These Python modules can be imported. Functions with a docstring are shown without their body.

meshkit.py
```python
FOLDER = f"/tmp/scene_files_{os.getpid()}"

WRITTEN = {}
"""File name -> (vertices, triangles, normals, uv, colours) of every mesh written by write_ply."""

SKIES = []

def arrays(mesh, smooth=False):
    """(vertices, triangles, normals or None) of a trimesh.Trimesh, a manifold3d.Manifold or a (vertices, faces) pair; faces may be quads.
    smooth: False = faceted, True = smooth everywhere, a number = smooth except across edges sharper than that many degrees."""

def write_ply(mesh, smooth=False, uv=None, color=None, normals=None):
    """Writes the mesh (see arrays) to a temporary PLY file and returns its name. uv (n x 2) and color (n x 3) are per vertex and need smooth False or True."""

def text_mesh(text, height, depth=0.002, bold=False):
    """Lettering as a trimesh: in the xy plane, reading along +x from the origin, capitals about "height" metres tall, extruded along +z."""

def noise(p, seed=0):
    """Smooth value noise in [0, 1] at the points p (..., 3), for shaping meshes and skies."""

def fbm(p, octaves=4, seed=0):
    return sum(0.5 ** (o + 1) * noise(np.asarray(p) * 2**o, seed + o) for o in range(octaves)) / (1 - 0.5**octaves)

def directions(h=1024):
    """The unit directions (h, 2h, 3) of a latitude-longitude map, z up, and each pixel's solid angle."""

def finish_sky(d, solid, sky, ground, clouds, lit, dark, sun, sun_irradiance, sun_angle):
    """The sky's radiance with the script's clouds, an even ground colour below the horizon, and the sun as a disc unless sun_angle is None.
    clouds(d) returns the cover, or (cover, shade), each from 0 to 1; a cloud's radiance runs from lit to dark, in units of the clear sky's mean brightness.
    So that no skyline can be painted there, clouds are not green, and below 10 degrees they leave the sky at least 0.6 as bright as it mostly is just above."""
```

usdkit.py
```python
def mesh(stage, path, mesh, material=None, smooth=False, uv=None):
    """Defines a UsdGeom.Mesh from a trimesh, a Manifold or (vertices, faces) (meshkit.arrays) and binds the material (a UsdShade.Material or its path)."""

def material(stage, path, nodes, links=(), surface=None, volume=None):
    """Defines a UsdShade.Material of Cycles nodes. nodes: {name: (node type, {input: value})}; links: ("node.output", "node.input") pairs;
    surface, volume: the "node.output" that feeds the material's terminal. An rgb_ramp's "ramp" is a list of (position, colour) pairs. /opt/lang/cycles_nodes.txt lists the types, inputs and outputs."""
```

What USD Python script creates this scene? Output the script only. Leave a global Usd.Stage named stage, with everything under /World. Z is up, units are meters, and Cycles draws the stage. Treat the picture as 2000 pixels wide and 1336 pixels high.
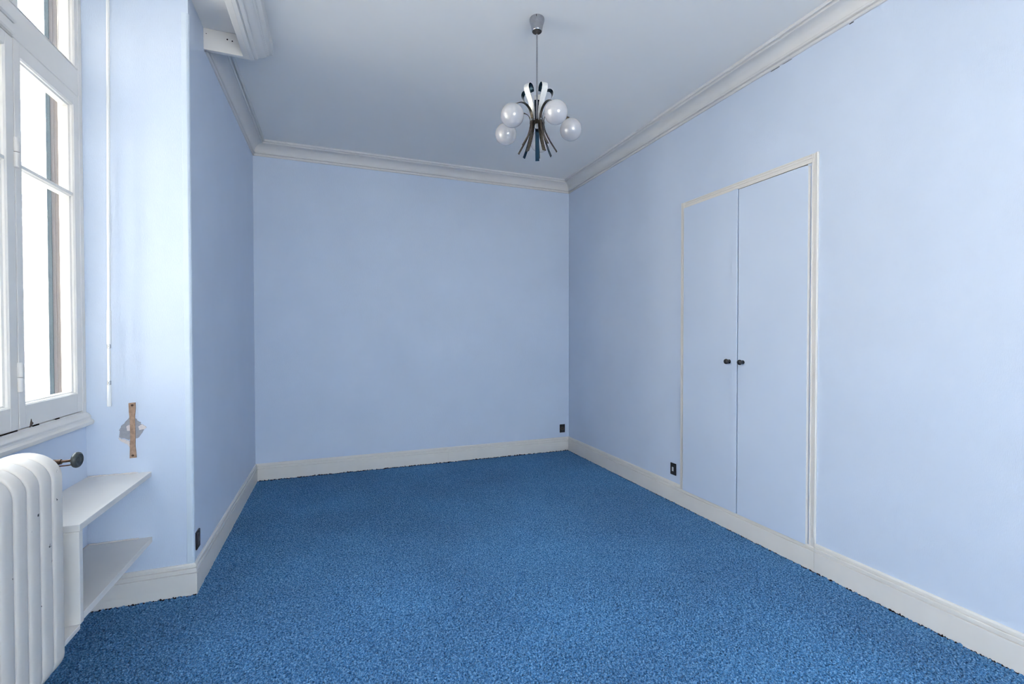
import math, random
import numpy as np, trimesh, shapely, manifold3d as m3
from shapely.geometry import Polygon, box as sbox
from pxr import Usd, UsdGeom, UsdLux, UsdShade, Gf, Sdf, Vt
import usdkit, meshkit

random.seed(7)
rng = np.random.default_rng(7)
stage = Usd.Stage.CreateInMemory()
UsdGeom.SetStageUpAxis(stage, UsdGeom.Tokens.z)
UsdGeom.SetStageMetersPerUnit(stage, 1.0)
world = UsdGeom.Xform.Define(stage, '/World')
stage.SetDefaultPrim(world.GetPrim())
UsdGeom.Scope.Define(stage, '/World/Looks')

# ------------------------------------------------------------------ camera, sky, sun, exposure
EXPOSURE = 0.10
F_PX, YAW, PITCH, ROLL = 904.56, 0.363777, -0.014649, -0.000857
SUN_IRRADIANCE, SKY_INTENSITY = 17.0, 3.4
SUN_COLOR, SKY_COLOR = (1.0, 0.95, 0.88), (0.80, 0.90, 1.0)

fw = np.array([math.sin(YAW) * math.cos(PITCH), math.cos(YAW) * math.cos(PITCH), math.sin(PITCH)])
rt = np.array([math.cos(YAW), -math.sin(YAW), 0.0])
up = np.cross(rt, fw)
rt, up = math.cos(ROLL) * rt + math.sin(ROLL) * up, -math.sin(ROLL) * rt + math.cos(ROLL) * up
cam = UsdGeom.Camera.Define(stage, '/World/camera')
cam.CreateHorizontalApertureAttr(36.0)
cam.CreateVerticalApertureAttr(36.0 * 1336 / 2000)
cam.CreateFocalLengthAttr(36.0 * F_PX / 2000)
cam.CreateFStopAttr(0.0)
cam.CreateExposureAttr(EXPOSURE)
cam.CreateClippingRangeAttr((0.05, 500.0))
cam.AddTransformOp().Set(Gf.Matrix4d(*rt, 0, *up, 0, *(-fw), 0, 0, 0, 1.25, 1))

sky = UsdLux.DomeLight.Define(stage, '/World/sky')
sky.CreateIntensityAttr(SKY_INTENSITY)
sky.CreateColorAttr(Gf.Vec3f(*SKY_COLOR))
sun = UsdLux.DistantLight.Define(stage, '/World/sun')
sun.CreateIntensityAttr(SUN_IRRADIANCE / (math.pi * math.radians(0.53 / 2) ** 2))
sun.CreateAngleAttr(0.53)
sun.CreateColorAttr(Gf.Vec3f(*SUN_COLOR))
sd = np.array([-0.78, 0.03, -0.62]); sd /= np.linalg.norm(sd)          # the way sunlight travels: over this house onto the one opposite
sz = -sd; sx = np.cross([0, 0, 1.0], sz); sx /= np.linalg.norm(sx); sy = np.cross(sz, sx)
UsdGeom.Xformable(sun).AddTransformOp().Set(Gf.Matrix4d(*sx, 0, *sy, 0, *sz, 0, 0, 0, 10, 1))

# ------------------------------------------------------------------ helpers
USED = {}
def numbered(parent, name):
    k = (parent, name); n = USED.get(k, 0); USED[k] = n + 1
    return name if n == 0 else f'{name}_{n:03d}'
def path_of(parent):
    return '/World' if parent is None else str(parent.GetPath())
def tag(p, label=None, cat=None, group=None, kind=None):
    for k, v in (('label', label), ('category', cat), ('group', group), ('kind', kind)):
        if v: p.SetCustomDataByKey(k, v)
    return p
def obj(name, mesh, mat, parent=None, label=None, cat=None, group=None, kind=None, smooth=35):
    pp = path_of(parent)
    if isinstance(mesh, list): mesh = trimesh.util.concatenate(mesh)
    m = usdkit.mesh(stage, f'{pp}/{numbered(pp, name)}', mesh, mat, smooth=smooth)
    return tag(m.GetPrim(), label, cat, group, kind)
def thing(name, label, cat=None, parent=None, group=None, kind=None, loc=(0, 0, 0)):
    pp = path_of(parent)
    x = UsdGeom.Xform.Define(stage, f'{pp}/{numbered(pp, name)}')
    if any(loc): x.AddTranslateOp().Set(Gf.Vec3d(*loc))
    return tag(x.GetPrim(), label, cat, group, kind)
def hull(p):
    return trimesh.convex.convex_hull(np.asarray(p, float))
def bx(x0, x1, y0, y1, z0, z1, b=0.0):
    """A box, its edges chamfered by b."""
    if b <= 0:
        m = trimesh.creation.box([x1 - x0, y1 - y0, z1 - z0]); m.apply_translation([(x0 + x1) / 2, (y0 + y1) / 2, (z0 + z1) / 2]); return m
    b = min(b, 0.45 * min(x1 - x0, y1 - y0, z1 - z0)); P = []
    for X, sx in ((x0, 1), (x1, -1)):
        for Y, sy in ((y0, 1), (y1, -1)):
            for Z, sz in ((z0, 1), (z1, -1)):
                P += [(X, Y + sy * b, Z + sz * b), (X + sx * b, Y, Z + sz * b), (X + sx * b, Y + sy * b, Z)]
    return hull(P)
def man(m):
    return m3.Manifold(m3.Mesh(vert_properties=np.asarray(m.vertices, np.float32), tri_verts=np.asarray(m.faces, np.uint32)))
def unman(m):
    q = m.to_mesh(); return trimesh.Trimesh(q.vert_properties[:, :3], q.tri_verts, process=False)
def axes(o, d):
    """4x4 that takes z to d and the origin to o."""
    d = np.asarray(d, float); d = d / np.linalg.norm(d)
    a = np.cross([0, 1, 0] if abs(d[1]) < .9 else [1, 0, 0], d); a /= np.linalg.norm(a)
    T = np.eye(4); T[:3, 0], T[:3, 1], T[:3, 2], T[:3, 3] = a, np.cross(d, a), d, o
    return T
def lathe(prof, o=(0, 0, 0), d=(0, 0, 1), n=32):
    """prof: (radius, height) pairs along the axis d."""
    m = trimesh.creation.revolve(np.asarray(prof, float), sections=n); m.apply_transform(axes(o, d))
    if m.volume < 0: m.invert()
    return m
def cyl(a, b, r, n=20, b2=None):
    a, b = np.asarray(a, float), np.asarray(b, float); h = np.linalg.norm(b - a); c = min(.2 * r, .2 * h)
    return lathe([(0, 0), (r - c, 0), (r, c), (r, h - c), (r - c, h), (0, h)], a, b - a, n)
def tube(pts, r, n=12):
    import sys
    p = np.asarray(pts, float); t = np.gradient(p, axis=0); t /= np.linalg.norm(t, axis=1)[:, None]
    a = np.cross(t[0], [0, 0, 1.0] if abs(t[0][2]) < .9 else [1.0, 0, 0]); V = []
    for i in range(len(p)):
        a = a - t[i] * (a @ t[i]); a /= np.linalg.norm(a); b = np.cross(t[i], a)
        for k in range(n):
            V.append(p[i] + r * (math.cos(2 * math.pi * k / n) * a + math.sin(2 * math.pi * k / n) * b))
    F = [[i * n + k, i * n + (k + 1) % n, (i + 1) * n + (k + 1) % n, (i + 1) * n + k] for i in range(len(p) - 1) for k in range(n)]
    V += [p[0], p[-1]]; T = [[q[0], q[1], q[2]] for q in F] + [[q[0], q[2], q[3]] for q in F]; e = (len(p) - 1) * n
    for k in range(n):
        T += [[len(V) - 2, (k + 1) % n, k], [len(V) - 1, e + k, e + (k + 1) % n]]
    m = trimesh.Trimesh(V, T, process=False)
    if m.volume < 0: m.invert()
    return m
def prism(poly, axis, a, b):
    """A shapely polygon extruded from a to b along axis 0/1/2; the polygon's x, y are the two other axes in order."""
    m = trimesh.creation.extrude_polygon(poly, b - a, engine='earcut'); v = np.array(m.vertices); v[:, 2] += a
    o = np.zeros_like(v); rest = [k for k in range(3) if k != axis]
    o[:, rest[0]], o[:, rest[1]], o[:, axis] = v[:, 0], v[:, 1], v[:, 2]
    m = trimesh.Trimesh(o, m.faces, process=False)
    if m.volume < 0: m.invert()
    return m
def sweep(profile, a, b, na=None, nb=None):
    """A closed profile of (offset into the room, height) swept along the wall line a -> b (room on its right); na, nb: direction of the next walls for mitred ends."""
    a, b = np.asarray(a, float), np.asarray(b, float); d = (b - a) / np.linalg.norm(b - a); n = np.array([d[1], -d[0]])
    def end(p, other, s):
        return [np.array([*(p + n * o + (d * o * other if other else 0)), z]) for o, z in profile]
    V = end(a, na or 0, 0) + end(b, nb or 0, 1); k = len(profile)
    F = []
    for i in range(k):
        j = (i + 1) % k; F += [[i, j, k + j], [i, k + j, k + i]]
    cap = trimesh.creation.triangulate_polygon(Polygon(profile), engine='earcut')
    vc, fc = cap
    idx = [int(np.argmin(((np.asarray(profile) - q) ** 2).sum(1))) for q in vc]
    for f in fc:
        q = [idx[x] for x in f]; F += [q, [k + q[2], k + q[1], k + q[0]]]
    m = trimesh.Trimesh(V, F, process=False); trimesh.repair.fix_normals(m)
    return m

# ------------------------------------------------------------------ materials
def mat(name, color, rough=0.5, spec=0.5, metallic=0.0, var=0.0, vscale=6.0, bump=0.0, bscale=200.0, stretch=(1, 1, 1), **extra):
    """Painted or plain surface: base colour with a little large-scale unevenness and a fine relief, both in object space."""
    nodes = {'p': ('principled_bsdf', dict(base_color=color, roughness=rough, specular_ior_level=spec, metallic=metallic, **extra))}
    links = []
    if var or bump: nodes['g'] = ('texture_coordinate', {})
    if var:
        nodes['n'] = ('noise_texture', dict(scale=vscale, detail=4.0, roughness=0.6))
        nodes['r'] = ('rgb_ramp', {'ramp': [(0.3, tuple(c * (1 - var) for c in color)), (0.7, tuple(min(1, c * (1 + var)) for c in color))]})
        links += [('g.object', 'n.vector'), ('n.fac', 'r.fac'), ('r.color', 'p.base_color')]
    if bump:
        nodes['m'] = ('mapping', dict(scale=stretch)); nodes['b'] = ('noise_texture', dict(scale=bscale, detail=2.0))
        nodes['u'] = ('bump', dict(strength=bump, distance=0.002))
        links += [('g.object', 'm.vector'), ('m.vector', 'b.vector'), ('b.fac', 'u.height'), ('u.normal', 'p.normal')]
    return usdkit.material(stage, '/World/Looks/' + name, nodes, links, surface='p.BSDF')

WALL = (0.645, 0.722, 0.862)
M = dict(
    wall=mat('blue_wall_paint', WALL, 0.62, 0.35, var=0.025, vscale=2.2, bump=0.25, bscale=60, stretch=(9, 9, 1.2)),
    door=mat('blue_door_paint', (0.65, 0.73, 0.872), 0.38, 0.4, var=0.015, vscale=2.0, bump=0.08, bscale=50),
    ceiling=mat('ceiling_paint', (0.90, 0.885, 0.88), 0.8, 0.2, var=0.012, vscale=1.5, bump=0.15, bscale=90),
    white=mat('white_gloss_paint', (0.80, 0.76, 0.72), 0.38, 0.4, var=0.02, vscale=7, bump=0.12, bscale=70),
    plaster=mat('cornice_paint', (0.76, 0.74, 0.735), 0.7, 0.25, var=0.015, vscale=6, bump=0.12, bscale=90),
    board=mat('white_board', (0.80, 0.765, 0.735), 0.45, 0.35, var=0.015, vscale=5),
    bead=mat('pale_corner_bead', (0.66, 0.74, 0.84), 0.55, 0.3, var=0.02, vscale=12),
    plastic=mat('white_plastic', (0.82, 0.82, 0.82), 0.28, 0.5),
    steel=mat('grey_steel', (0.5, 0.5, 0.5), 0.35, metallic=1.0),
    dark_gap=mat('dark_joint_tone', (0.02, 0.012, 0.009), 0.9, 0.1),  # one dark tone for open joints, holes and cracks
    socket=mat('dark_bronze_plate', (0.035, 0.034, 0.04), 0.42, 0.5, metallic=0.25),
    socket_insert=mat('brown_bakelite', (0.10, 0.075, 0.055), 0.35),
    rocker=mat('pale_rocker', (0.62, 0.63, 0.66), 0.3),
    knob=mat('black_knob', (0.012, 0.011, 0.012), 0.16, 0.6),
    valve=mat('aged_bronze', (0.10, 0.055, 0.035), 0.42, metallic=0.55, var=0.3, vscale=40),
    wheel=mat('worn_dark_wheel', (0.045, 0.05, 0.05), 0.30, 0.6, var=0.3, vscale=60),
    wood=mat('bare_old_wood', (0.42, 0.28, 0.20), 0.8, 0.15, var=0.25, vscale=60, bump=0.4, bscale=60, stretch=(6, 6, 1)),
    grey_plaster=mat('bare_grey_plaster', (0.36, 0.36, 0.40), 0.9, 0.1, var=0.08, vscale=80, bump=0.4, bscale=120),
    pink_plaster=mat('chalky_plaster', (0.74, 0.67, 0.66), 0.9, 0.1, var=0.06, vscale=70, bump=0.4, bscale=120),
    rail=mat('brown_guide_rail', (0.17, 0.145, 0.145), 0.5, 0.4, var=0.1, vscale=20),
    rail_lip=mat('blue_black_lip', (0.035, 0.06, 0.075), 0.4, 0.5),
    ochre=mat('flaked_edge', (0.55, 0.22, 0.10), 0.85, 0.1, var=0.2, vscale=50),
    render_wall=mat('cream_render', (0.80, 0.75, 0.68), 0.9, 0.1, var=0.10, vscale=1.3, bump=0.3, bscale=40),
    coping=mat('stone_coping', (0.62, 0.58, 0.52), 0.9, 0.1, var=0.1, vscale=5),
    ground=mat('pale_paving', (0.45, 0.44, 0.42), 0.9, 0.1, var=0.12, vscale=1.0),
    house=mat('brown_render', (0.42, 0.39, 0.35), 0.9, 0.1, var=0.1, vscale=2.0, bump=0.3, bscale=20),
    stone=mat('dark_bay_stone', (0.20, 0.18, 0.16), 0.95, 0.1, var=0.15, vscale=2.0, bump=0.3, bscale=20),  # dark stone for the added bay that cuts window light
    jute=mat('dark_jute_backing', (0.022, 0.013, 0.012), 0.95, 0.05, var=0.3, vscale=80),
    closet=mat('shade_dark_closet', (0.05, 0.048, 0.045), 0.8, 0.2),  # near-black: the shade of the door gaps is put into this colour
)
def radiator_paint():
    n = {'g': ('geometry', {}), 'v': ('voronoi_texture', dict(scale=13.0, randomness=1.0)), 'lt': ('math', dict(math_type='less_than', value2=0.062)),
         'nn': ('noise_texture', dict(scale=260.0, detail=3.0)), 'ad': ('mix_vector', dict(fac=0.02)),
         'c': ('mix_color', dict(a=(0.80, 0.735, 0.67), b=(0.05, 0.035, 0.03))), 'b': ('noise_texture', dict(scale=55.0, detail=3.0)), 'u': ('bump', dict(strength=0.25, distance=0.002)),
         'p': ('principled_bsdf', dict(roughness=0.34, specular_ior_level=0.45))}
    l = [('g.position', 'nn.vector'), ('g.position', 'ad.a'), ('nn.color', 'ad.b'), ('ad.result', 'v.vector'), ('v.distance', 'lt.value1'), ('lt.value', 'c.fac'), ('c.result', 'p.base_color'),
         ('g.position', 'b.vector'), ('b.fac', 'u.height'), ('u.normal', 'p.normal')]
    return usdkit.material(stage, '/World/Looks/chipped_radiator_enamel', n, l, surface='p.BSDF')
M['radiator'] = radiator_paint()
def metal(name, c0, c1, rough, metallic=1.0):
    return usdkit.material(stage, '/World/Looks/' + name, {'g': ('geometry', {}), 'n': ('noise_texture', dict(scale=90.0, detail=3.0)), 'r': ('rgb_ramp', {'ramp': [(0.35, c0), (0.7, c1)]}), 'p': ('principled_bsdf', dict(metallic=metallic, roughness=rough))},
        [('g.position', 'n.vector'), ('n.fac', 'r.fac'), ('r.color', 'p.base_color')], surface='p.BSDF')
M['chrome'] = metal('dull_chrome', (0.40, 0.40, 0.42), (0.47, 0.47, 0.49), 0.09)
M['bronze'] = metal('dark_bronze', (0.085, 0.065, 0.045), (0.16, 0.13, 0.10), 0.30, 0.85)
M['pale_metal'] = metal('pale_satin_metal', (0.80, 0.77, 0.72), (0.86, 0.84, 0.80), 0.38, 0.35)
M['blue_inner'] = metal('blue_black_inner', (0.004, 0.024, 0.045), (0.008, 0.045, 0.075), 0.16, 0.55)  # blue-black tone used on the inner strip faces only
M['opal'] = usdkit.material(stage, '/World/Looks/opal_glass', {
    'p': ('principled_bsdf', dict(base_color=(0.70, 0.685, 0.71), roughness=0.05, specular_ior_level=0.7, coat_weight=1.0, coat_roughness=0.015, coat_ior=1.9)),
    't': ('translucent_bsdf', dict(color=(0.78, 0.77, 0.79))), 'x': ('mix_closure', dict(fac=0.32))},
    [('p.BSDF', 'x.closure1'), ('t.BSDF', 'x.closure2')], surface='x.closure')
M['pane'] = usdkit.material(stage, '/World/Looks/window_pane', {
    'f': ('layer_weight', dict(blend=0.5)), 'q': ('math', dict(math_type='power', value2=5.0)), 'k': ('math', dict(math_type='multiply_add', value2=0.85, value3=0.035)),
    't': ('transparent_bsdf', dict(color=(0.97, 0.985, 0.98))), 'g': ('glossy_bsdf', dict(color=(1, 1, 1), roughness=0.0)), 'x': ('mix_closure', {})},
    [('f.facing', 'q.value1'), ('q.value', 'k.value1'), ('k.value', 'x.fac'), ('t.BSDF', 'x.closure1'), ('g.BSDF', 'x.closure2')], surface='x.closure')
def carpet(name):
    n = {'g': ('geometry', {}), 'n': ('noise_texture', dict(scale=122.0, detail=2.0, roughness=0.75)), 'w': ('noise_texture', dict(scale=1.3, detail=3.0)),
         'r': ('rgb_ramp', {'ramp': [(0.34, (0.013, 0.078, 0.195)), (0.51, (0.062, 0.218, 0.435)), (0.67, (0.22, 0.43, 0.67))]}),
         'h': ('rgb_ramp', {'ramp': [(0.34, (0.88, 0.83, 0.84)), (0.66, (1.05, 1.05, 1.05))]}), 'm': ('mix_color', dict(blend_type='multiply', fac=1.0, use_clamp=False)),
         'p': ('principled_bsdf', dict(roughness=0.95, specular_ior_level=0.05, sheen_weight=0.15, sheen_roughness=0.6))}
    l = [('g.position', 'n.vector'), ('n.fac', 'r.fac'), ('g.position', 'w.vector'), ('w.fac', 'h.fac'), ('r.color', 'm.a'), ('h.color', 'm.b'), ('m.result', 'p.base_color')]
    return usdkit.material(stage, '/World/Looks/' + name, n, l, surface='p.BSDF')
M['carpet'] = carpet('blue_loop_carpet')

# ------------------------------------------------------------------ the room's measures
XL, XR, YB, YF, H = -0.645, 2.350, 4.451, -2.60, 2.880      # left wall, right wall, back wall, wall behind the camera, ceiling
XW, XO = -1.049, -1.17                                       # inner and outer face of the window wall
YP, YN = 2.617, 0.70                                         # the niche runs from YN to YP
ZK, ZB = 2.768, 0.155                                        # lower edge of the cornice, top of the baseboard
DY0, DY1, DZ0, DZ1 = 1.735, 2.668, 0.135, 2.155              # closet doors

# floor with the carpet pile as one stuff part
fl = obj('floor', bx(-1.2, XR + .15, YF - .1, YB + .15, -0.12, 0.0), M['carpet'], label='blue loop-pile carpet laid wall to wall', kind='structure', smooth=False)
pile = UsdGeom.PointInstancer.Define(stage, str(fl.GetPath()) + '/carpet_pile')
tag(pile.GetPrim(), 'short blue looped carpet pile', kind='stuff')
protos = []
for k in range(3):
    m = trimesh.creation.icosphere(1, 0.0048); v = np.array(m.vertices)
    v *= (1 + 0.45 * (rng.random((len(v), 1)) - .5)); v[:, 2] *= 1.05 + .25 * k
    keep = ~(v[m.faces][:, :, 2] < -0.001).all(1)
    m = trimesh.Trimesh(v, m.faces[keep], process=False); m.remove_unreferenced_vertices()
    p = usdkit.mesh(stage, f'{pile.GetPath()}/tuft' + ('' if k == 0 else f'_{k:03d}'), m, M['carpet'], smooth=True)
    protos.append(p.GetPath())
S = 0.0078
gx, gy = np.meshgrid(np.arange(-1.04, XR - .008, S), np.arange(-1.2, YB - .008, S * .87), indexing='ij')
gx[:, 1::2] += S / 2
P = np.stack([gx.ravel(), gy.ravel()], 1) + rng.normal(0, S * .2, (gx.size, 2))
ok = (P[:, 0] < XR - .016) & (P[:, 1] < YB - .012) & (P[:, 1] > YF + .01)
ok &= ~((P[:, 0] < XL + .012) & ((P[:, 1] > YP - .016) | (P[:, 1] < YN + .016))) & (P[:, 0] > XW + .016)
P = P[ok]; N = len(P)
pos = np.column_stack([P, np.full(N, 0.0005) + 0.0022 * rng.random(N)]).astype(np.float32)
sc = (0.85 + 0.5 * rng.random(N)).astype(np.float32)
edge = np.minimum.reduce([XR - P[:, 0], YB - P[:, 1], np.where(P[:, 1] > YP, P[:, 0] - XL, 9), np.where((P[:, 0] < XL) & (P[:, 1] < YP), YP - P[:, 1], 9)]) < 0.024
sc[edge] *= (0.9 + 0.5 * rng.random(edge.sum())).astype(np.float32)
an = rng.random(N) * 2 * math.pi
pile.CreatePrototypesRel().SetTargets(protos)
pile.CreateProtoIndicesAttr(Vt.IntArray.FromNumpy(rng.integers(0, 3, N).astype(np.int32)))
pile.CreatePositionsAttr(Vt.Vec3fArray.FromNumpy(pos))
pile.CreateScalesAttr(Vt.Vec3fArray.FromNumpy(np.repeat(sc[:, None], 3, 1)))
pile.CreateOrientationsAttr(Vt.QuathArray([Gf.Quath(float(math.cos(a / 2)), 0, 0, float(math.sin(a / 2))) for a in an]))

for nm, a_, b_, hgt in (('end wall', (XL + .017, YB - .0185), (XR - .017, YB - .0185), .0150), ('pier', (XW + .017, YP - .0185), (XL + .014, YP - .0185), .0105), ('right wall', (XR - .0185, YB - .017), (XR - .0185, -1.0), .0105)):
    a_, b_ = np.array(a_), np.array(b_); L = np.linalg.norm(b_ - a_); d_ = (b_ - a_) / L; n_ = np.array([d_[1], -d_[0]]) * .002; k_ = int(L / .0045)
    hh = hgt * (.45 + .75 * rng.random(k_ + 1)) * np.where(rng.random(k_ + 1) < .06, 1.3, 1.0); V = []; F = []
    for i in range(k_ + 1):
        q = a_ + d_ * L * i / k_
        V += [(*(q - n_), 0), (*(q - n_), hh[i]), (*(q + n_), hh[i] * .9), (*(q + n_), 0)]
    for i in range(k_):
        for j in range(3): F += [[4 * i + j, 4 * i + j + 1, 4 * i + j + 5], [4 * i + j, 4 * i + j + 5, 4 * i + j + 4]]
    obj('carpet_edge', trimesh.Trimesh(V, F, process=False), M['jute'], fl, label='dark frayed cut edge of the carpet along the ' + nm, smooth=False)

# walls and ceiling
obj('ceiling', bx(-1.2, XR + .15, YF - .1, YB + .15, H, H + .15), M['ceiling'], label='plain white painted ceiling', kind='structure', smooth=False)
obj('wall_back', bx(XO, XR + .15, YB, YB + .15, 0, H), M['wall'], label='pale blue end wall facing the camera', kind='structure', smooth=False)
QX0, QX1, QZ0, QZ1 = -0.10, 1.90, 0.32, 2.30                 # an unseen tall window behind the camera, added for fill light
obj('wall_front', [bx(XO, QX0, YF - .1, YF, 0, H), bx(QX1, XR + .15, YF - .1, YF, 0, H), bx(QX0, QX1, YF - .1, YF, 0, QZ0), bx(QX0, QX1, YF - .1, YF, QZ1, H)], M['wall'], label='pale blue wall behind the camera', kind='structure', smooth=False)
obj('wall_left', bx(XO, XL, YP, YB, 0, H), M['wall'], label='pale blue left wall past the window niche, with the light pier face', kind='structure', smooth=False)
obj('wall_left', bx(XO, XL, YF, YN, 0, H), M['wall'], label='pale blue left wall before the window niche', kind='structure', smooth=False)
obj('wall_window', bx(XO, XW, YN, YP, 0, 0.862), M['wall'], label='pale blue wall under the window behind the radiator', kind='structure', smooth=False)
obj('wall_lintel', bx(XO, XW, YN, YP, 2.775, H), M['wall'], label='pale blue wall over the window', kind='structure', smooth=False)
OY0, OY1, OZ0, OZ1 = DY0 + .016, DY1 - .022, 0.137, 2.168          # closet opening
wr = obj('wall_right', [bx(XR, XR + .1, YF, OY0, 0, H), bx(XR, XR + .1, OY1, YB, 0, H), bx(XR, XR + .1, OY0, OY1, OZ1, H), bx(XR, XR + .1, OY0, OY1, 0, OZ0)], M['wall'],
         label='bright pale blue right wall with the built-in closet', kind='structure', smooth=False)
obj('closet_lining', [bx(XR + .1, XR + .6, OY0 - .03, OY0, 0, 2.3), bx(XR + .1, XR + .6, OY1, OY1 + .03, 0, 2.3), bx(XR + .6, XR + .63, OY0 - .03, OY1 + .03, 0, 2.3),
                      bx(XR + .1, XR + .63, OY0 - .03, OY1 + .03, 2.3, 2.33), bx(XR + .1, XR + .63, OY0 - .03, OY1 + .03, 0, .03)], M['closet'], wr, smooth=False)

# cornice
def arc(cx, cz, r, a0, a1, n):
    return [(cx + r * math.cos(math.radians(a)), cz + r * math.sin(math.radians(a))) for a in np.linspace(a0, a1, n)]
CORN = ([(-.002, ZK), (.009, ZK), (.012, ZK + .003), (.012, ZK + .010), (.005, ZK + .0125), (.005, ZK + .0185), (.017, ZK + .020), (.020, ZK + .023), (.020, ZK + .031), (.017, ZK + .034)]
        + [(.072 + .055 * math.cos(math.radians(a)), ZK + .034 + .052 * math.sin(math.radians(a))) for a in np.linspace(180, 97, 11)]
        + [(.073, ZK + .087), (.076, ZK + .084), (.083, ZK + .086), (.085, ZK + .090), (.0855, ZK + .103), (.0905, ZK + .103), (.092, ZK + .095), (.100, ZK + .097), (.102, ZK + .101), (.102, H + .001), (-.002, H + .001)])
PY = 2.920                                                              # far face of the pelmet's end board
obj('trim_1', sweep(CORN, (XL, PY - .01), (XL, YB), 0, -1), M['plaster'], label='white moulded cornice above the left wall', kind='structure', smooth=25)
obj('trim_2', sweep(CORN, (XL, YB), (XR, YB), 1, -1), M['plaster'], label='white moulded cornice above the end wall', kind='structure', smooth=25)
obj('trim_3', sweep(CORN, (XR, YB), (XR, YF), 1, -1), M['plaster'], label='white moulded cornice above the right wall', kind='structure', smooth=25)
obj('trim_4', sweep(CORN, (XR, YF), (XL, YF), 1, -1), M['plaster'], label='white moulded cornice behind the camera', kind='structure', smooth=25)
obj('trim_5', sweep(CORN, (XL, YF), (XL, 0.40), 1, 0), M['plaster'], label='white moulded cornice on the near left wall', kind='structure', smooth=25)

# baseboards
t = 0.016
def base(top):
    p = [(-.001, -.001), (t, -.001), (t, .108), (t - .001, .1105), (t - .0075, .1122), (t - .0075, .1150), (t - .001, .1165), (t - .001, .1305), (t - .003, .1330), (t - .0095, .1338), (t - .0095, .1375)]
    if top: return p + [(t - .004, .1388), (t - .005, .149), (t - .009, ZB), (-.001, ZB)]
    return p[:-1] + [(-.001, .1345)]
BF, BD = base(True), base(False)
obj('baseboard_pier', sweep(BF, (XW, YP), (XL, YP), 1, 1), M['white'], label='white moulded baseboard under the shelves', kind='structure', smooth=25)
obj('baseboard_left', sweep(BF, (XL, YP), (XL, YB), -1, -1), M['white'], label='white moulded baseboard along the left wall', kind='structure', smooth=25)
YJ = 3.10
bb = thing('baseboard_back', 'white moulded baseboard along the end wall', kind='structure')
XJ = 1.02
obj('board', sweep(BF, (XL, YB), (XJ, YB), 1, 0), M['white'], bb, smooth=25)
obj('board', sweep(BF, (XJ + .0012, YB), (XR, YB), 0, -1), M['white'], bb, smooth=25)
br = thing('baseboard_right', 'white moulded baseboard along the right wall, plain under the closet', kind='structure')
obj('board', sweep(BF, (XR, YB), (XR, 2.708), 1, 0), M['white'], br, smooth=25)
obj('board', sweep(BD, (XR, 2.708), (XR, 1.6905), 0, 0), M['white'], br, smooth=25)
obj('board', sweep(BF, (XR, 1.6893), (XR, YF), 0, -1), M['white'], br, smooth=25)
obj('baseboard_front', sweep(BF, (XR, YF), (XL, YF), 1, -1), M['white'], label='white moulded baseboard behind the camera', kind='structure', smooth=25)
obj('baseboard_window', sweep(BF, (XL, YF), (XL, YN), 1, 0), M['white'], label='white moulded baseboard on the near left wall', kind='structure', smooth=25)

# rounded bead on the corner where the niche meets the left wall
bead = []
for z0, z1 in ((ZB, 2.775),):
    pts = [(XL - .010 + .0125 * math.cos(a), YP + .010 + .0125 * math.sin(a)) for a in np.linspace(0, 2 * math.pi, 25)[:-1]]
    pts = Polygon(pts).union(sbox(XL - .026, YP - .0022, XL - .008, YP + .01)).buffer(.0008)
    bead.append(prism(pts, 2, z0, z1))
obj('trim_6', bead, M['bead'], label='pale rounded corner bead on the window pier', kind='structure', smooth=50)

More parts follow.
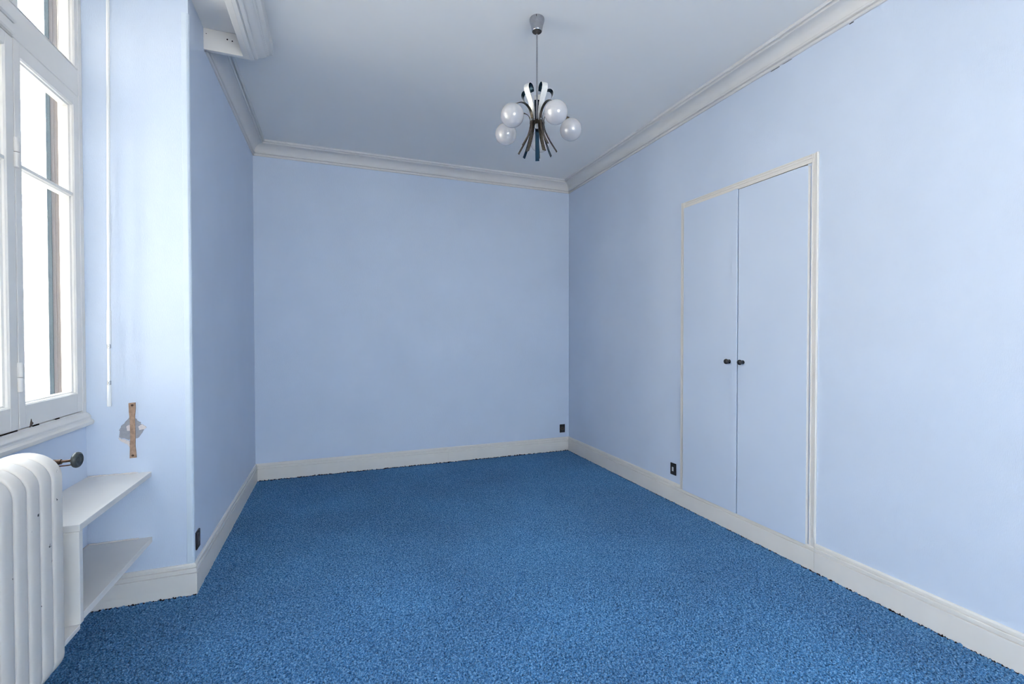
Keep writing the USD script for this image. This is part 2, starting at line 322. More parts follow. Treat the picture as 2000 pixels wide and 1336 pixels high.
# ------------------------------------------------------------------ closet doors and frame
fr = thing('trim_7', 'narrow cream moulded frame around the closet', kind='structure')
def jamb(y0, y1, z0, z1):
    w = y1 - y0
    prof = Polygon([(XR - .000, y0), (XR - .007, y0), (XR - .010, y0 + .003), (XR - .010, y0 + .008), (XR - .0075, y0 + .010), (XR - .0075, y0 + w * .45), (XR - .005, y0 + w * .5), (XR - .005, y1 - .006), (XR - .0065, y1 - .003), (XR - .0065, y1), (XR + .02, y1), (XR + .02, y0)])
    return prism(prof, 2, z0, z1)
def jamb_far(y0, y1, z0, z1):
    m = jamb(-y1, -y0, z0, z1); v = np.array(m.vertices); v[:, 1] *= -1; return trimesh.Trimesh(v, m.faces[:, ::-1], process=False)
obj('jamb', jamb(1.690, 1.7245, .1345, 2.200), M['white'], fr, smooth=25)
obj('jamb', jamb_far(2.664, 2.708, .1345, 2.200), M['white'], fr, smooth=25)
hp = Polygon([(XR + .02, 2.156), (XR - .0065, 2.156), (XR - .0065, 2.159), (XR - .005, 2.162), (XR - .005, 2.178), (XR - .0075, 2.180), (XR - .0075, 2.190), (XR - .010, 2.192), (XR - .010, 2.197), (XR - .007, 2.200), (XR + .02, 2.200)])
obj('head', prism(hp, 1, 1.7240, 2.6645), M['white'], fr, smooth=25)
DT = 0.020
def knob(y, z, parent):
    o = (XR - DT, y, z)
    k = obj('knob', lathe([(0, -.001), (.0125, -.001), (.0125, .003), (.009, .005), (.0075, .010), (.0095, .015), (.0150, .020), (.0168, .026), (.0150, .032), (.009, .0355), (0, .0365)], o, (-1, 0, 0), 28), M['knob'], parent, label='round black knob', smooth=50)
    return k
d1 = obj('door_1', [bx(XR - DT, XR - .0005, 2.1912, DY1, DZ0, DZ1, .0012), bx(XR - DT - .004, XR - DT, 2.1908, 2.2310, DZ0, DZ1, .001)], M['door'], label='far leaf of the pale blue built-in closet', kind='structure', smooth=False)
knob(2.251, 1.083, d1)
d2 = obj('door_2', prism(Polygon([(DY0, DZ0), (2.1842, DZ0), (2.1842, DZ1 - .007), (DY0 + .035, DZ1 - .0085), (DY0, DZ1 - .0125)]), 0, XR - DT, XR - .0005), M['door'], label='near leaf of the pale blue built-in closet', kind='structure', smooth=False)
obj('edge_strip', bx(XR - DT + .0008, XR - .001, DY0 - .0007, DY0 + .0003, DZ0 + .002, DZ1 - .014), M['white'], d2, label='cream unpainted door edge', smooth=False)
knob(2.146, 1.083, d2)

# ------------------------------------------------------------------ sockets
def outlet(name, label, cat, o, u, n, kind):
    """o: centre on the wall; u: horizontal along the wall; n: into the room."""
    t = thing(name, label, cat, loc=tuple(o))
    u, n = np.asarray(u, float), np.asarray(n, float); z = np.array([0, 0, 1.0])
    T = np.eye(4); T[:3, 0], T[:3, 1], T[:3, 2] = u, z, n
    def put(nm, m, mt, lb=None):
        m = m.copy(); m.apply_transform(T)
        if np.linalg.det(T[:3, :3]) < 0: m.invert()
        return obj(nm, m, mt, t, label=lb, smooth=30)
    put('plate', bx(-.031, .031, -.044, .044, 0, .007, .003), M['socket'])
    if kind == 'socket':
        ring = lathe([(.0165, .0065), (.0215, .0065), (.0215, .0085), (.0195, .0100), (.0175, .0090), (.0165, .0075)], n=28)
        put('rim', ring, M['socket_insert'])
        put('well', lathe([(0, .0066), (.0168, .0066), (.0168, .0073), (0, .0073)], n=28), M['socket_insert'])
        for s in (-1, 1): put('contact_hole', cyl((s * .0065, 0, .0072), (s * .0065, 0, .0078), .0028, 12), M['dark_gap'])
        put('earth_pin', lathe([(0, .0072), (.0025, .0072), (.0025, .012), (.0015, .0135), (0, .0137)], (0, .007, 0), n=12), M['steel'])
    elif kind == 'rocker':
        put('bezel', bx(-.0125, .0125, -.021, .021, .0068, .0080, .0005), M['socket'])
        put('rocker', bx(-.0085, .0085, -.0155, .0155, .0078, .0110, .001), M['rocker'], 'pale grey rocker')
    else:
        put('bezel', bx(-.020, .020, -.030, .030, .0068, .0085, .0006), M['socket_insert'])
        put('slot', bx(-.004, .004, -.012, .012, .0083, .0090, .0002), M['steel'], 'grey metal slot')
    for s in (-1, 1): put('screw', lathe([(0, .0068), (.0028, .0068), (.0024, .0082), (0, .0086)], (0, s * .036, 0), n=10), M['socket'])
outlet('wall_socket', 'dark wall socket with round centre low on the end wall, by the far corner', 'socket', (2.2715, YB, .2485), (1, 0, 0), (0, -1, 0), 'socket')
outlet('wall_switch', 'dark plate with a pale rocker low on the right wall beside the closet', 'socket', (XR, 2.786, .252), (0, -1, 0), (-1, 0, 0), 'rocker')
outlet('wall_socket', 'dark rectangular socket low on the left wall just past the window pier', 'socket', (XL, 2.676, .2455), (0, 1, 0), (1, 0, 0), 'slot')

# ------------------------------------------------------------------ window
win = thing('window_1', 'white painted wooden window with glazing bars in the left niche', kind='structure')
FX0, FX1 = -1.112, -1.046                                     # frame depth
W0, W1, Z0, Z1 = YN, YP, 0.905, 2.775
TR0, TR1 = 2.290, 2.410                                       # transom
cuts = [YN + .032, 1.187, 1.6585, 2.145, YP - .032]
frame = [bx(FX0, FX1, W1 - .032, W1, Z0, Z1, .003), bx(FX0, FX1, W0, W0 + .032, Z0, Z1, .003), bx(FX0, FX1, W0 + .032, W1 - .032, 2.735, Z1, .003),
         bx(FX0, FX1 - .002, W0 + .032, W1 - .032, Z0 - .04, Z0 + .010, .002)]
obj('frame', frame, M['white'], win, smooth=30)
obj('transom', [bx(FX0, FX1 - .001, W0 + .032, W1 - .032, TR0 + .003, TR1, .003), bx(FX1 - .01, FX1 + .016, W0 + .032, 2.140, TR0 + .045, TR0 + .085, .006), bx(FX1 - .01, FX1 + .010, W0 + .032, 2.140, TR0 + .005, TR0 + .045, .005)], M['white'], win, smooth=30)
def beading(y0, y1, z0, z1, w=.011):
    """Sloping glazing bead around an opening, room side: a frame whose inner edge sinks towards the pane."""
    a = [(FX1 - .003, 0), (FX1 - .006, .003), (FX1 - .012, .004), (FX1 - .016, w - .002), (FX1 - .030, w), (FX1 - .034, w), (FX1 - .034, 0)]
    V = []; F = []; k = len(a)
    for (cy, cz, sy, sz) in ((y0, z0, 1, 1), (y1, z0, -1, 1), (y1, z1, -1, -1), (y0, z1, 1, -1)):
        V += [(x, cy + sy * d, cz + sz * d) for x, d in a]
    for c in range(4):
        for i in range(k):
            j = (i + 1) % k; p, q = c * k, ((c + 1) % 4) * k
            F += [[p + i, q + i, q + j], [p + i, q + j, p + j]]
    m = trimesh.Trimesh(V, F, process=False); trimesh.repair.fix_normals(m); return m
def bar(y0, y1, z):
    p = Polygon([(FX1 - .005, z - .006), (FX1 - .005, z + .006), (FX1 - .012, z + .008), (FX1 - .016, z + .011), (FX1 - .044, z + .011), (FX1 - .048, z + .006), (FX1 - .048, z - .006), (FX1 - .044, z - .011), (FX1 - .016, z - .011), (FX1 - .012, z - .008)])
    return prism(p, 1, y0, y1)
def sash(y0, y1, z0, z1, sl, sr, rb, rt_, bars, label=None):
    x0 = FX0 + .012
    g = .0012
    s = obj('sash', [bx(x0, FX1 - .0005, y0 + g, y0 + sl, z0 + g, z1 - g, .002), bx(x0, FX1 - .0005, y1 - sr, y1 - g, z0 + g, z1 - g, .002), bx(x0, FX1 - .0008, y0 + sl - .002, y1 - sr + .002, z0 + g, z0 + rb, .002), bx(x0, FX1 - .0008, y0 + sl - .002, y1 - sr + .002, z1 - rt_, z1 - g, .002)], M['white'], win, label=label, smooth=30)
    Y0, Y1, A, B = y0 + sl, y1 - sr, z0 + rb, z1 - rt_
    obj('glazing_bead', beading(Y0, Y1, A, B), M['white'], s, smooth=25)
    zs = [A, *bars, B]
    for z in bars: obj('glazing_bar', bar(Y0 - .001, Y1 + .001, z), M['white'], s, smooth=25)
    for a, b in zip(zs[:-1], zs[1:]):
        obj('pane', bx(FX1 - .034, FX1 - .030, Y0 + .002, Y1 - .002, a + .002, b - .002), M['pane'], s, smooth=False)
    return s
SL = sash(2.146, W1 - .0325, .917, TR0 + .003, .037, .043, .083, .052, [1.857])
sash(1.659, 2.1435, .917, TR0 - .001, .045, .045, .083, .048, [1.857])
sash(1.188, 1.658, .917, TR0 - .001, .045, .045, .083, .048, [1.857])
sash(W0 + .0325, 1.1865, .917, TR0 + .003, .043, .037, .083, .052, [1.857])
for a, b in zip(cuts[:-1], cuts[1:]):
    sash(a, b, TR1, 2.735, .030 if a > 2 else .035, .028, .006, .035, [])
def hinge(y, z):
    k = []
    for z0, z1 in ((z - .052, z - .001), (z + .001, z + .052)):
        k.append(lathe([(0, 0), (.0065, 0), (.0085, .004), (.0085, z1 - z0), (0, z1 - z0)] if z0 < z - .01 else [(0, 0), (.0085, 0), (.0085, z1 - z0 - .004), (.0065, z1 - z0), (0, z1 - z0)], (FX1 + .004, y, z0), (0, 0, 1), 18))
    obj('hinge', k, M['white'], SL, label='painted pin hinge', smooth=40)
for z in (1.103, 1.893): hinge(2.1445, z)
chip = Polygon([(2.206, .926), (2.213, .945), (2.217, .934), (2.226, .927), (2.216, .920), (2.203, .914)])
obj('paint_chip', prism(chip, 0, FX1 - .0012, FX1 + .0004), M['valve'], SL, label='dark chip of missing paint', smooth=False)
# sill
SP = [(0.0, 0.850), (.020, .850), (.027, .853), (.030, .860), (.030, .868), (.026, .873), (.020, .876), (.018, .881), (.019, .889), (.016, .896), (.010, .902), (.002, .907), (-.05, .907), (-.05, .862), (0, .862)]
obj('sill', prism(Polygon([(XW + a, b) for a, b in SP]), 1, YN + .001, YP - .001), M['white'], win, label='moulded white window sill', smooth=25)
gaps = [Polygon([(a, .914), (b, .914), (b, .918), (a, .918)]) for a, b in ((YN + .05, 2.135), (2.226, 2.262), (2.375, 2.40))]
obj('joint', [prism(g, 0, FX1 - .02, FX1 - .0002) for g in gaps], M['dark_gap'], win, label='dark open joint above the sill', smooth=False)
W2 = thing('added_window_2', 'tall white window added behind the camera for fill light, unseen', kind='structure')  # unseen window, added to fill the room with light
qm = (QX0 + QX1) / 2
obj('frame', [bx(QX0, QX0 + .06, YF - .08, YF - .02, QZ0, QZ1, .003), bx(QX1 - .06, QX1, YF - .08, YF - .02, QZ0, QZ1, .003), bx(qm - .04, qm + .04, YF - .08, YF - .02, QZ0, QZ1, .003),
              bx(QX0, QX1, YF - .08, YF - .021, QZ0, QZ0 + .08, .003), bx(QX0, QX1, YF - .08, YF - .021, QZ1 - .07, QZ1, .003)], M['white'], W2, smooth=30)
for a_, b_ in ((QX0 + .055, qm - .035), (qm + .035, QX1 - .055)):
    obj('pane', bx(a_, b_, YF - .052, YF - .048, QZ0 + .075, QZ1 - .065), M['pane'], W2, smooth=False)
# outside: shutter guide rail and stop
gr = obj('guide_rail', [bx(-1.158, -1.1235, YP - .018, YP - .001, .86, 2.77, .002), bx(-1.1385, -1.1365, YP - .022, YP - .017, .86, 2.77, 0), bx(-1.1265, -1.1240, YP - .020, YP - .017, .86, 2.77, 0)], M['rail'], win, label='brown shutter guide rail outside', smooth=30)
obj('rail_lip', bx(-1.163, -1.1485, YP - .024, YP - .0178, .86, 2.77, .001), M['rail_lip'], gr, label='blue-black outer lip of the guide rail', smooth=30)
zz = np.linspace(.866, 2.77, 120); ed = -1.1232 - .0030 * meshkit.fbm(np.stack([zz * 9, 0 * zz, 0 * zz], 1), 4) + .0015
stop = Polygon([(-1.1125, .866), *[(x, z) for x, z in zip(ed, zz)], (-1.1125, 2.77)])
obj('stop_bead', prism(stop, 1, YP - .016, YP - .001), M['white'], win, label='white outer stop with a ragged edge', smooth=False)
obj('flaked_edge', prism(Polygon([(-1.116, .866), *[(x - .0012, z) for x, z in zip(ed, zz)], (-1.116, 2.77)]), 1, YP - .0145, YP - .002), M['ochre'], win, label='flaked ochre edge of the outer stop', smooth=False)
obj('frame_joint', bx(-1.1130, -1.1118, YP - .0335, YP - .0315, .92, 2.73), M['socket_insert'], win, label='thin dark joint of the frame', smooth=False)

# ------------------------------------------------------------------ curtain pelmet
pel = thing('curtain_pelmet', 'white boxed curtain pelmet with cornice moulding under the ceiling, over the window niche', 'pelmet')
PX0, PX1 = -.462, -.433
obj('end_board', bx(XL, PX0 + .002, 2.895, PY, ZK, H, .001), M['board'], pel, smooth=False)
obj('front_board', bx(PX0, PX1, .40, PY, ZK, H, .001), M['board'], pel, smooth=False)
PC = [(0, ZK + .0006), (.018, ZK + .0006), (.019, ZK + .004), (.021, ZK + .009), (.024, ZK + .009), (.026, ZK + .005), (.034, ZK + .005), (.040, ZK + .007), (.043, ZK + .011), (.044, ZK + .018), (.047, ZK + .019)]
PC += [(.047 + .036 * math.sin(math.radians(a)), ZK + .019 + .019 * (1 - math.cos(math.radians(a)))) for a in np.linspace(8, 80, 8)] + [(.086, ZK + .036), (.090, ZK + .036), (.092, ZK + .041), (.097, ZK + .044), (.112, ZK + .044), (.115, ZK + .047), (.115, H), (0, H)]
obj('cornice', sweep(PC, (PX1, .42), (PX1, PY - .002), 0, 0), M['plaster'], pel, smooth=25)
obj('end_board', bx(XL, PX0 + .002, .40, .425, ZK, H, .001), M['board'], pel, smooth=False)
for dx, dz, r in ((-.535, 2.842, .0040), (-.512, 2.838, .0034), (-.632, 2.852, .0022)):
    obj('screw_hole', cyl((dx, 2.8946, dz), (dx, 2.8956, dz), r, 12), M['dark_gap'], pel, smooth=False)

# ------------------------------------------------------------------ shelves in the niche corner
sh = thing('corner_shelf', 'white two-tier board shelf fixed in the niche corner beside the radiator', 'shelf')
SX, TH = -.809, .023
obj('top_board', bx(XW, SX, 1.966, YP, .614 - TH, .614, .0012), M['board'], sh, smooth=False)
obj('side_panel', bx(XW, SX, 1.962, 1.962 + TH, .277, .614 - TH, .001), M['board'], sh, smooth=False)
obj('lower_board', bx(XW, SX, 1.962 + TH, YP, .282, .307, .0012), M['board'], sh, smooth=False)
obj('lower_board', bx(XW, SX, 1.868, 1.9615, .262, .278, .0012), M['board'], sh, smooth=False)
sealant = []
for z, dy in ((.614, 0), (.307, .05)):
    pts = [(x, YP - .004 - .003 * random.random(), z + .001 + .0015 * random.random()) for x in np.linspace(XW + .006, -.86, 26)]
    sealant.append(tube(pts, .0035, 8))
    if z < .5: sealant.append(tube([(XW + .004 + .002 * random.random(), y, z + .001) for y in np.linspace(2.56, YP - .004, 6)], .004, 8))
for q in sealant: obj('sealant', q, M['pink_plaster'], sh, label='rough bead of filler along the wall', smooth=50)

# ------------------------------------------------------------------ radiator
rad = thing('radiator', 'old white enamelled cast-iron radiator with chipped paint under the window', 'radiator')
RX1, RY1, RZ0, RZ1, RD, PITCH_R = -.800, 1.856, .205, .893, .182, .0598
def section():
    o = sbox(-RD, RZ0, 0, RZ1)
    def rounded(ins):
        # outline inset by ins, big top corners, smaller bottom ones
        w0, w1, z0, z1 = -RD + ins, -ins, RZ0 + ins, RZ1 - ins
        rt_, rb_ = .088 - ins, .050 - ins
        pts = []
        for cx, cz, r, a0 in ((w1 - rb_, z0 + rb_, rb_, -90), (w1 - rt_, z1 - rt_ * .94, rt_, 0), (w0 + rt_, z1 - rt_ * .94, rt_, 90), (w0 + rb_, z0 + rb_, rb_, 180)):
            for a in np.linspace(a0, a0 + 90, 13):
                pts.append((cx + r * math.cos(math.radians(a)), cz + (r * .94 if r == rt_ else r) * math.sin(math.radians(a))))
        return pts
    rings = []
    hw = PITCH_R / 2 - .0006
    for a in np.linspace(-90, 90, 13):
        s = math.sin(math.radians(a)); c = math.cos(math.radians(a))
        y = hw * (abs(s) ** .64) * np.sign(s)
        rings.append([(x, y, z) for x, z in rounded(.0115 * (1 - max(c, 0) ** .72))])
    k = len(rings[0]); V = [p for r in rings for p in r]; F = []
    for i in range(len(rings) - 1):
        for j in range(k):
            q = (j + 1) % k; F += [[i * k + j, i * k + q, (i + 1) * k + q], [i * k + j, (i + 1) * k + q, (i + 1) * k + j]]
    for base_, flip in ((0, True), ((len(rings) - 1) * k, False)):
        c = np.mean(rings[0 if base_ == 0 else -1], 0); V.append(tuple(c)); ci = len(V) - 1
        for j in range(k):
            F.append([ci, base_ + (j + 1) % k, base_ + j] if flip else [ci, base_ + j, base_ + (j + 1) % k])
    m = trimesh.Trimesh(V, F, process=False); trimesh.repair.fix_normals(m)
    if m.volume < 0: m.invert()
    cut = m3.Manifold()
    for cx in (-RD * .36, -RD * .64):
        cut += man(prism(Polygon([(cx - .006, .30), (cx + .006, .30), (cx + .006, .80), (cx - .006, .80)]).buffer(.004), 1, -.05, .05))
    return unman(man(m) - cut)
SEC = section()
for k in range(11):
    m = SEC.copy(); m.apply_translation([RX1, RY1 - PITCH_R / 2 - k * PITCH_R, 0])
    obj('section', m, M['radiator'], rad, smooth=40)
yc = RY1 - 5.5 * PITCH_R
for z in (.26, .835): obj('connecting_nipple', cyl((RX1 - RD / 2, RY1 - 10.8 * PITCH_R, z), (RX1 - RD / 2, RY1 - .002, z), .022, 20), M['radiator'], rad)
for y in (RY1 - 1.5 * PITCH_R, RY1 - 9.5 * PITCH_R):
    obj('wall_bracket', [bx(XW + .002, RX1 - RD / 2, y - .008, y + .008, .232, .246, .002), bx(XW + .001, XW + .007, y - .015, y + .015, .19, .29, .002)], M['radiator'], rad, smooth=30)
vy, vz = 1.930, .835
vp = obj('valve', [cyl((RX1 - RD / 2, RY1 - .010, vz), (RX1 - RD / 2, vy, vz), .011), lathe([(0, -.024), (.014, -.024), (.017, -.018), (.017, .018), (.012, .024), (.009, .040), (.0085, .052), (0, .052)], (RX1 - RD / 2, vy, vz), (1, 0, .06), 20),
                  cyl((RX1 - RD / 2, vy, vz), (XW + .001, vy, vz), .009)], M['valve'], rad, label='dark bronze radiator valve', smooth=40)
obj('valve_stem', [cyl((RX1 - RD / 2 + .04, vy, vz + .003), (RX1 + .006, vy, vz + .0065), .0042), tube([(RX1 - RD / 2 + .04, vy, vz - .011), (-.822, vy, vz - .010), (-.814, vy, vz - .009), (-.811, vy, vz - .002), (-.811, vy, vz + .004)], .0022, 8), cyl((-.813, vy, vz + .006), (-.803, vy, vz + .006), .0075)], M['valve'], vp, smooth=40)
obj('hand_wheel', lathe([(0, -.002), (.012, -.003), (.020, -.003), (.0245, .000), (.0260, .005), (.0245, .010), (.020, .0125), (.016, .0105), (.010, .0095), (.0085, .0120), (.006, .0130), (0, .0125)], (-.803, vy, vz + .006), (1, -.10, 0), 32), M['wheel'], vp, label='round worn dark hand wheel', smooth=45)

# ------------------------------------------------------------------ blind crank rod hanging in front of the pier
cr = thing('blind_crank', 'long thin white jointed blind crank rod hanging in front of the window pier', 'crank rod')
A, B = np.array([-.9478, 2.572, .933]), np.array([-.9330, 2.572, 2.800])
def at(z): return A + (B - A) * (z - A[2]) / (B[2] - A[2])
obj('upper_rod', cyl(at(1.345), at(2.80), .0062), M['plastic'], cr)
obj('sleeve', lathe([(0, 0), (.0075, 0), (.0084, .002), (.0084, .148), (.0068, .152), (0, .152)], at(1.211), B - A, 24), M['plastic'], cr, smooth=40)
obj('middle_rod', cyl(at(1.022), at(1.214), .0064), M['plastic'], cr)
obj('grip', cyl(A, at(1.030), .0078), M['plastic'], cr)
for z in (1.202, 1.039):
    p = at(z); obj('joint_pin', [cyl(p + [0, -.0105, 0], p + [0, .0105, 0], .0024, 10), cyl(p - [0, 0, .010], p + [0, 0, .010], .0074, 16)], M['steel'], cr, label='grey joint with a pin', smooth=40)
obj('gear_eye', [bx(-.955, -.911, 2.555, YP, 2.795, 2.835, .004)], M['plastic'], cr)

# ------------------------------------------------------------------ old fixing strip in the broken plaster on the pier
fs = thing('fixing_strip', 'bare wooden fixing strip set in broken plaster on the window pier', 'fixing strip')
cx = -.8785
strip = [(cx - .013, .939), (cx + .012, .941), (cx + .013, .915), (cx + .010, .88), (cx + .011, .80), (cx + .010, .74), (cx + .013, .705), (cx + .014, .686), (cx - .011, .685), (cx - .010, .72), (cx - .008, .78), (cx - .009, .86), (cx - .012, .90)]
obj('strip', prism(Polygon(strip), 1, YP - .006, YP + .002), M['wood'], fs, smooth=False)
for z in (.929, .697): obj('screw', cyl((cx + .001, YP - .0085, z), (cx + .001, YP - .004, z), .0048, 14), M['valve'], fs, label='rusty screw', smooth=30)
grey = Polygon([(cx - .010, .875), (cx - .020, .862), (cx - .030, .848), (cx - .044, .834), (cx - .050, .815), (cx - .049, .783), (cx - .030, .776), (cx - .010, .770), (cx + .010, .772), (cx + .022, .778), (cx + .034, .795), (cx + .044, .818), (cx + .026, .817), (cx + .034, .835), (cx + .030, .848), (cx + .016, .858), (cx + .008, .874)])
def ragged(p, r=.0022, step=.004):
    q = shapely.segmentize(p, step); c = np.array(q.exterior.coords)[:-1]
    c = c + (meshkit.noise(np.stack([c[:, 0] * 170, c[:, 1] * 170, 0 * c[:, 0]], 1), 3)[:, None] - .5) * 2 * r * np.array([1, .8]) + rng.normal(0, r * .25, c.shape)
    return Polygon(c).buffer(0)
obj('bare_plaster', prism(ragged(grey), 1, YP - .0022, YP + .001), M['grey_plaster'], fs, label='patch of bare grey plaster', smooth=False)
pk = [Polygon([(cx - .054, .781), (cx - .030, .772), (cx - .011, .764), (cx - .011, .735), (cx - .024, .752), (cx - .046, .768)]), Polygon([(cx + .022, .829), (cx + .026, .812), (cx + .046, .816), (cx + .053, .822), (cx + .040, .836), (cx + .035, .838)]), Polygon([(cx - .022, .835), (cx - .008, .838), (cx - .009, .812), (cx - .020, .812)])]
for p in pk: obj('loose_plaster', prism(ragged(p, .0016), 1, YP - .0032, YP + .001), M['pink_plaster'], fs, label='chalky broken plaster edge', smooth=False)

# ------------------------------------------------------------------ cracks where the cornice meets the right wall
crk = []
for y0, y1, w in ((1.98, 1.925, .0022), (1.905, 1.85, .0014), (1.545, 1.525, .0030)):
    crk.append(bx(XR - .0012, XR + .001, min(y0, y1), max(y0, y1), ZK - .0025 - w, ZK - .0022, 0))
obj('crack', crk, M['dark_gap'], wr, label='dark crack below the cornice', smooth=False)

# ------------------------------------------------------------------ chandelier
CX, CY = 0.978, 2.204
ch = thing('chandelier', 'nickel strip chandelier with five white opal globes hanging from the ceiling', 'chandelier', loc=(CX, CY, 0))
cn = obj('canopy', lathe([(0, 2.8125), (.0245, 2.8125), (.0262, 2.8145), (.0275, 2.819), (.0290, 2.830), (.0325, 2.846), (.0368, 2.858), (.0386, 2.866), (.0390, 2.873), (.0375, 2.8775), (.0355, H), (0, H)], n=40), M['chrome'], ch, label='grey chrome ceiling canopy', smooth=40)
obj('canopy_dark_disc', lathe([(0, 2.8105), (.0225, 2.8105), (.0240, 2.8118), (.0240, 2.8130), (0, 2.8130)], n=36), M['bronze'], cn, label='canopy underside with its dark reflection put in the colour', smooth=30)  # dark disc stands in for the carpet reflected in the canopy
obj('slot', bx(-.0195, -.0165, -.0345, -.0318, 2.866, 2.8765), M['dark_gap'], cn, label='small dark slot at the rim', smooth=False)
obj('rod', cyl((0, 0, 2.352), (0, 0, 2.815), .0048, 16), M['chrome'], ch, label='grey chrome rod')
obj('hub', lathe([(0, 2.340), (.010, 2.340), (.0105, 2.343), (.0105, 2.3495), (.0300, 2.350), (.0300, 2.3535), (.0105, 2.354), (.0105, 2.3580), (0, 2.3585)], n=24), M['bronze'], ch, smooth=30)
obj('nut', lathe([(0, 2.318), (.0085, 2.318), (.0095, 2.320), (.0095, 2.338), (.0085, 2.340), (0, 2.340)], n=6), M['pale_metal'], ch, label='bright nut under the hub', smooth=20)
def spline(pts, n=64):
    from scipy.interpolate import CubicSpline
    p = np.asarray(pts, float); s = np.r_[0, np.cumsum(np.linalg.norm(np.diff(p, axis=0), axis=1))]
    return CubicSpline(s, p)(np.linspace(0, s[-1], n))
def strip_mesh(curve, w, th, ang):
    """A flat metal strip: curve of (rho, z), width tangential."""
    c = np.asarray(curve); t = np.gradient(c, axis=0); t /= np.linalg.norm(t, axis=1)[:, None]; nrm = np.stack([-t[:, 1], t[:, 0]], 1)
    V = []; n = len(c)
    w0 = float(np.ravel(w)[0]); prof = [(-w0 / 2, -th / 2), (-w0 / 2, th / 2), (w0 / 2, th / 2), (w0 / 2, -th / 2)]
    ca, sa = math.cos(ang), math.sin(ang)
    ws = np.broadcast_to(w, (n,)) / w[0] if np.ndim(w) else np.ones(n)
    for i in range(n):
        for a, b in prof:
            a = a * ws[i]; r, z = c[i] + nrm[i] * b
            V.append((r * ca - a * sa, r * sa + a * ca, z))
    F = []
    for i in range(n - 1):
        for j in range(4):
            q = (j + 1) % 4; F += [[i * 4 + j, i * 4 + q, (i + 1) * 4 + q], [i * 4 + j, (i + 1) * 4 + q, (i + 1) * 4 + j]]
    F += [[0, 2, 1], [0, 3, 2], [n * 4 - 4, n * 4 - 3, n * 4 - 2], [n * 4 - 4, n * 4 - 2, n * 4 - 1]]
    m = trimesh.Trimesh(V, F, process=False); trimesh.repair.fix_normals(m)
    if m.volume < 0: m.invert()
    return m
LOOP = spline([(.076, 2.178), (.061, 2.212), (.046, 2.255), (.0335, 2.305), (.0290, 2.352), (.0330, 2.392), (.046, 2.428), (.064, 2.458), (.079, 2.483), (.083, 2.503), (.073, 2.519), (.055, 2.518), (.044, 2.503), (.042, 2.486)], 90)
ARM = spline([(.106, 2.203), (.086, 2.232), (.064, 2.265), (.045, 2.303), (.0360, 2.345), (.0370, 2.368), (.048, 2.392), (.068, 2.408), (.094, 2.414), (.118, 2.410), (.140, 2.400), (.158, 2.389)], 80)
kz = int(np.argmin(LOOP[:, 0]))
LOW, UP = LOOP[:kz + 2], LOOP[kz - 1:]
def offset(c, d):
    t_ = np.gradient(c, axis=0); t_ /= np.linalg.norm(t_, axis=1)[:, None]; return c + d * np.stack([-t_[:, 1], t_[:, 0]], 1)
ANG = [-155.6, -83.6, -11.6, 60.4, 132.4]
GR, GRHO, GZ = .0565, .181, 2.324
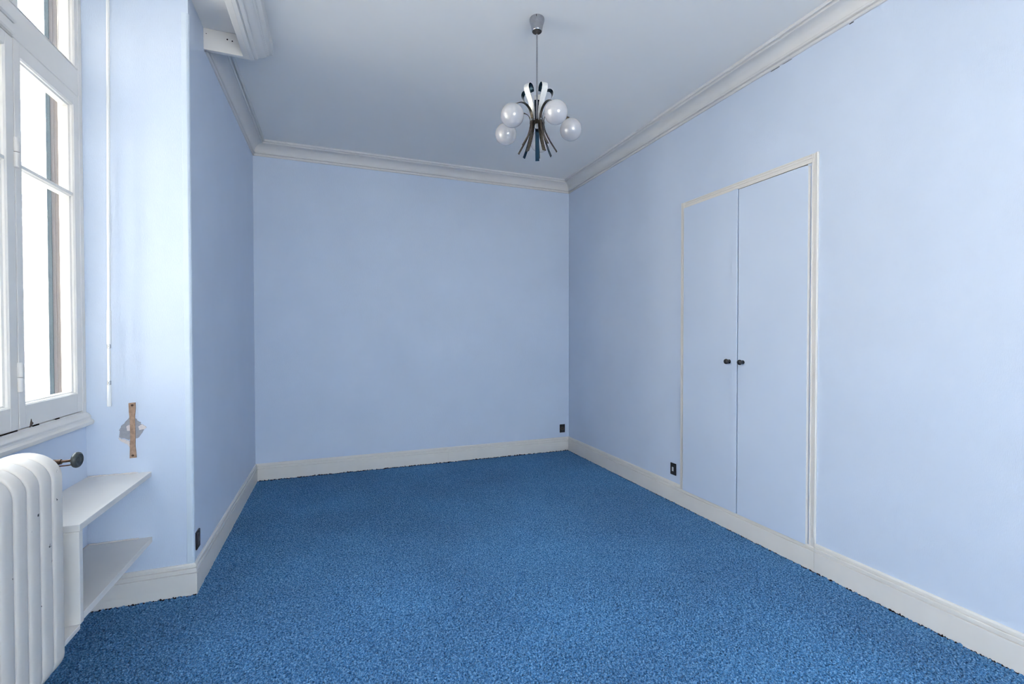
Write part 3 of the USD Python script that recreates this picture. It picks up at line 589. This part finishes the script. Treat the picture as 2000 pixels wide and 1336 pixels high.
for k, a in enumerate(ANG):
    g = math.radians(a); da = math.radians((4, -3, 3, 8, -3)[k])
    gl_ = g + da * .5; wu = np.interp(np.arange(len(UP)), [0, len(UP) * .55, len(UP)], [.020, .031, .031])
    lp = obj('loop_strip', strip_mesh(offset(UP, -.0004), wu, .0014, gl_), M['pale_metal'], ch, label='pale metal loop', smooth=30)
    obj('inner_face', strip_mesh(offset(UP, .0008), wu * .985, .0010, gl_), M['blue_inner'], lp, label='blue-black inner face', smooth=30)
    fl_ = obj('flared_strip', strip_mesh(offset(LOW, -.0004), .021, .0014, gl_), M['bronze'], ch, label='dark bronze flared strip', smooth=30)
    obj('inner_face', strip_mesh(offset(LOW, .0008), .0206, .0010, gl_), M['blue_inner'], fl_, label='blue-black inner face', smooth=30)
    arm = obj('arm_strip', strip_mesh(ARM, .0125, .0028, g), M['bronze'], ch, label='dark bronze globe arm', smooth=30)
    u = np.array([math.cos(g), math.sin(g), 0])
    obj('bolt', lathe([(0, 0), (.0042, 0), (.0042, .0028), (.0025, .0042), (0, .0045)], u * .0375 + [0, 0, 2.352], u, 12), M['steel'], arm, smooth=30)
    gc = u * GRHO + [0, 0, GZ]; dn = -u * .42 + np.array([0, 0, 1.0]); dn /= np.linalg.norm(dn)
    gl = trimesh.creation.icosphere(4, GR)
    gl.apply_translation(gc)
    go = obj('globe', gl, M['opal'], ch, label='white opal glass globe', smooth=True)
    obj('socket_cap', lathe([(0, .0), (.0150, .0), (.0160, .003), (.0150, .008), (.010, .012), (0, .013)], gc + dn * (GR - .003), dn, 20), M['bronze'], go, label='dark socket cap', smooth=40)

# ------------------------------------------------------------------ outside: the building across the courtyard, and added pieces that shape the light
obj('courtyard', [bx(-60, XO, -60, 60, -0.75, -0.45), bx(XO, 60, -60, YF - .1, -0.75, -0.45)], M['ground'], label='pale sunlit terrace outside the window, added to bounce light indoors', kind='structure', smooth=False)  # terrace added to throw sunlight up onto the ceiling
nb = thing('neighbour_building', 'sunlit cream rendered wall of the building across, seen through the window', 'building')
obj('facade', bx(-12.5, -8.5, 6.53, 34, -0.45, 5.0), M['render_wall'], nb, smooth=False)
obj('coping', bx(-12.6, -8.38, 6.53, 34.1, 5.0, 5.18, .02), M['coping'], nb, smooth=False)
obj('wall_courtyard', bx(-12.5, -8.4, -1.6, 6.49, -0.45, 5.6), M['house'], label='brown rendered house added opposite, unseen, kept dark to dim the pier', kind='structure', smooth=False)  # unseen darker house, added to weaken the light reaching the pier
obj('wall_courtyard', bx(-12.5, -8.5, -16, -1.6, -0.45, 5.0), M['render_wall'], label='cream rendered house to the left, out of the picture', kind='structure', smooth=False)
obj('wall_courtyard', bx(-4.4, XO, 0.10, 0.66, -0.45, 7.0), M['stone'], label='dark stone bay added beside the window, unseen, to cut light on the pier', kind='structure', smooth=False)  # added unseen bay: blocks slanting window light from the pier
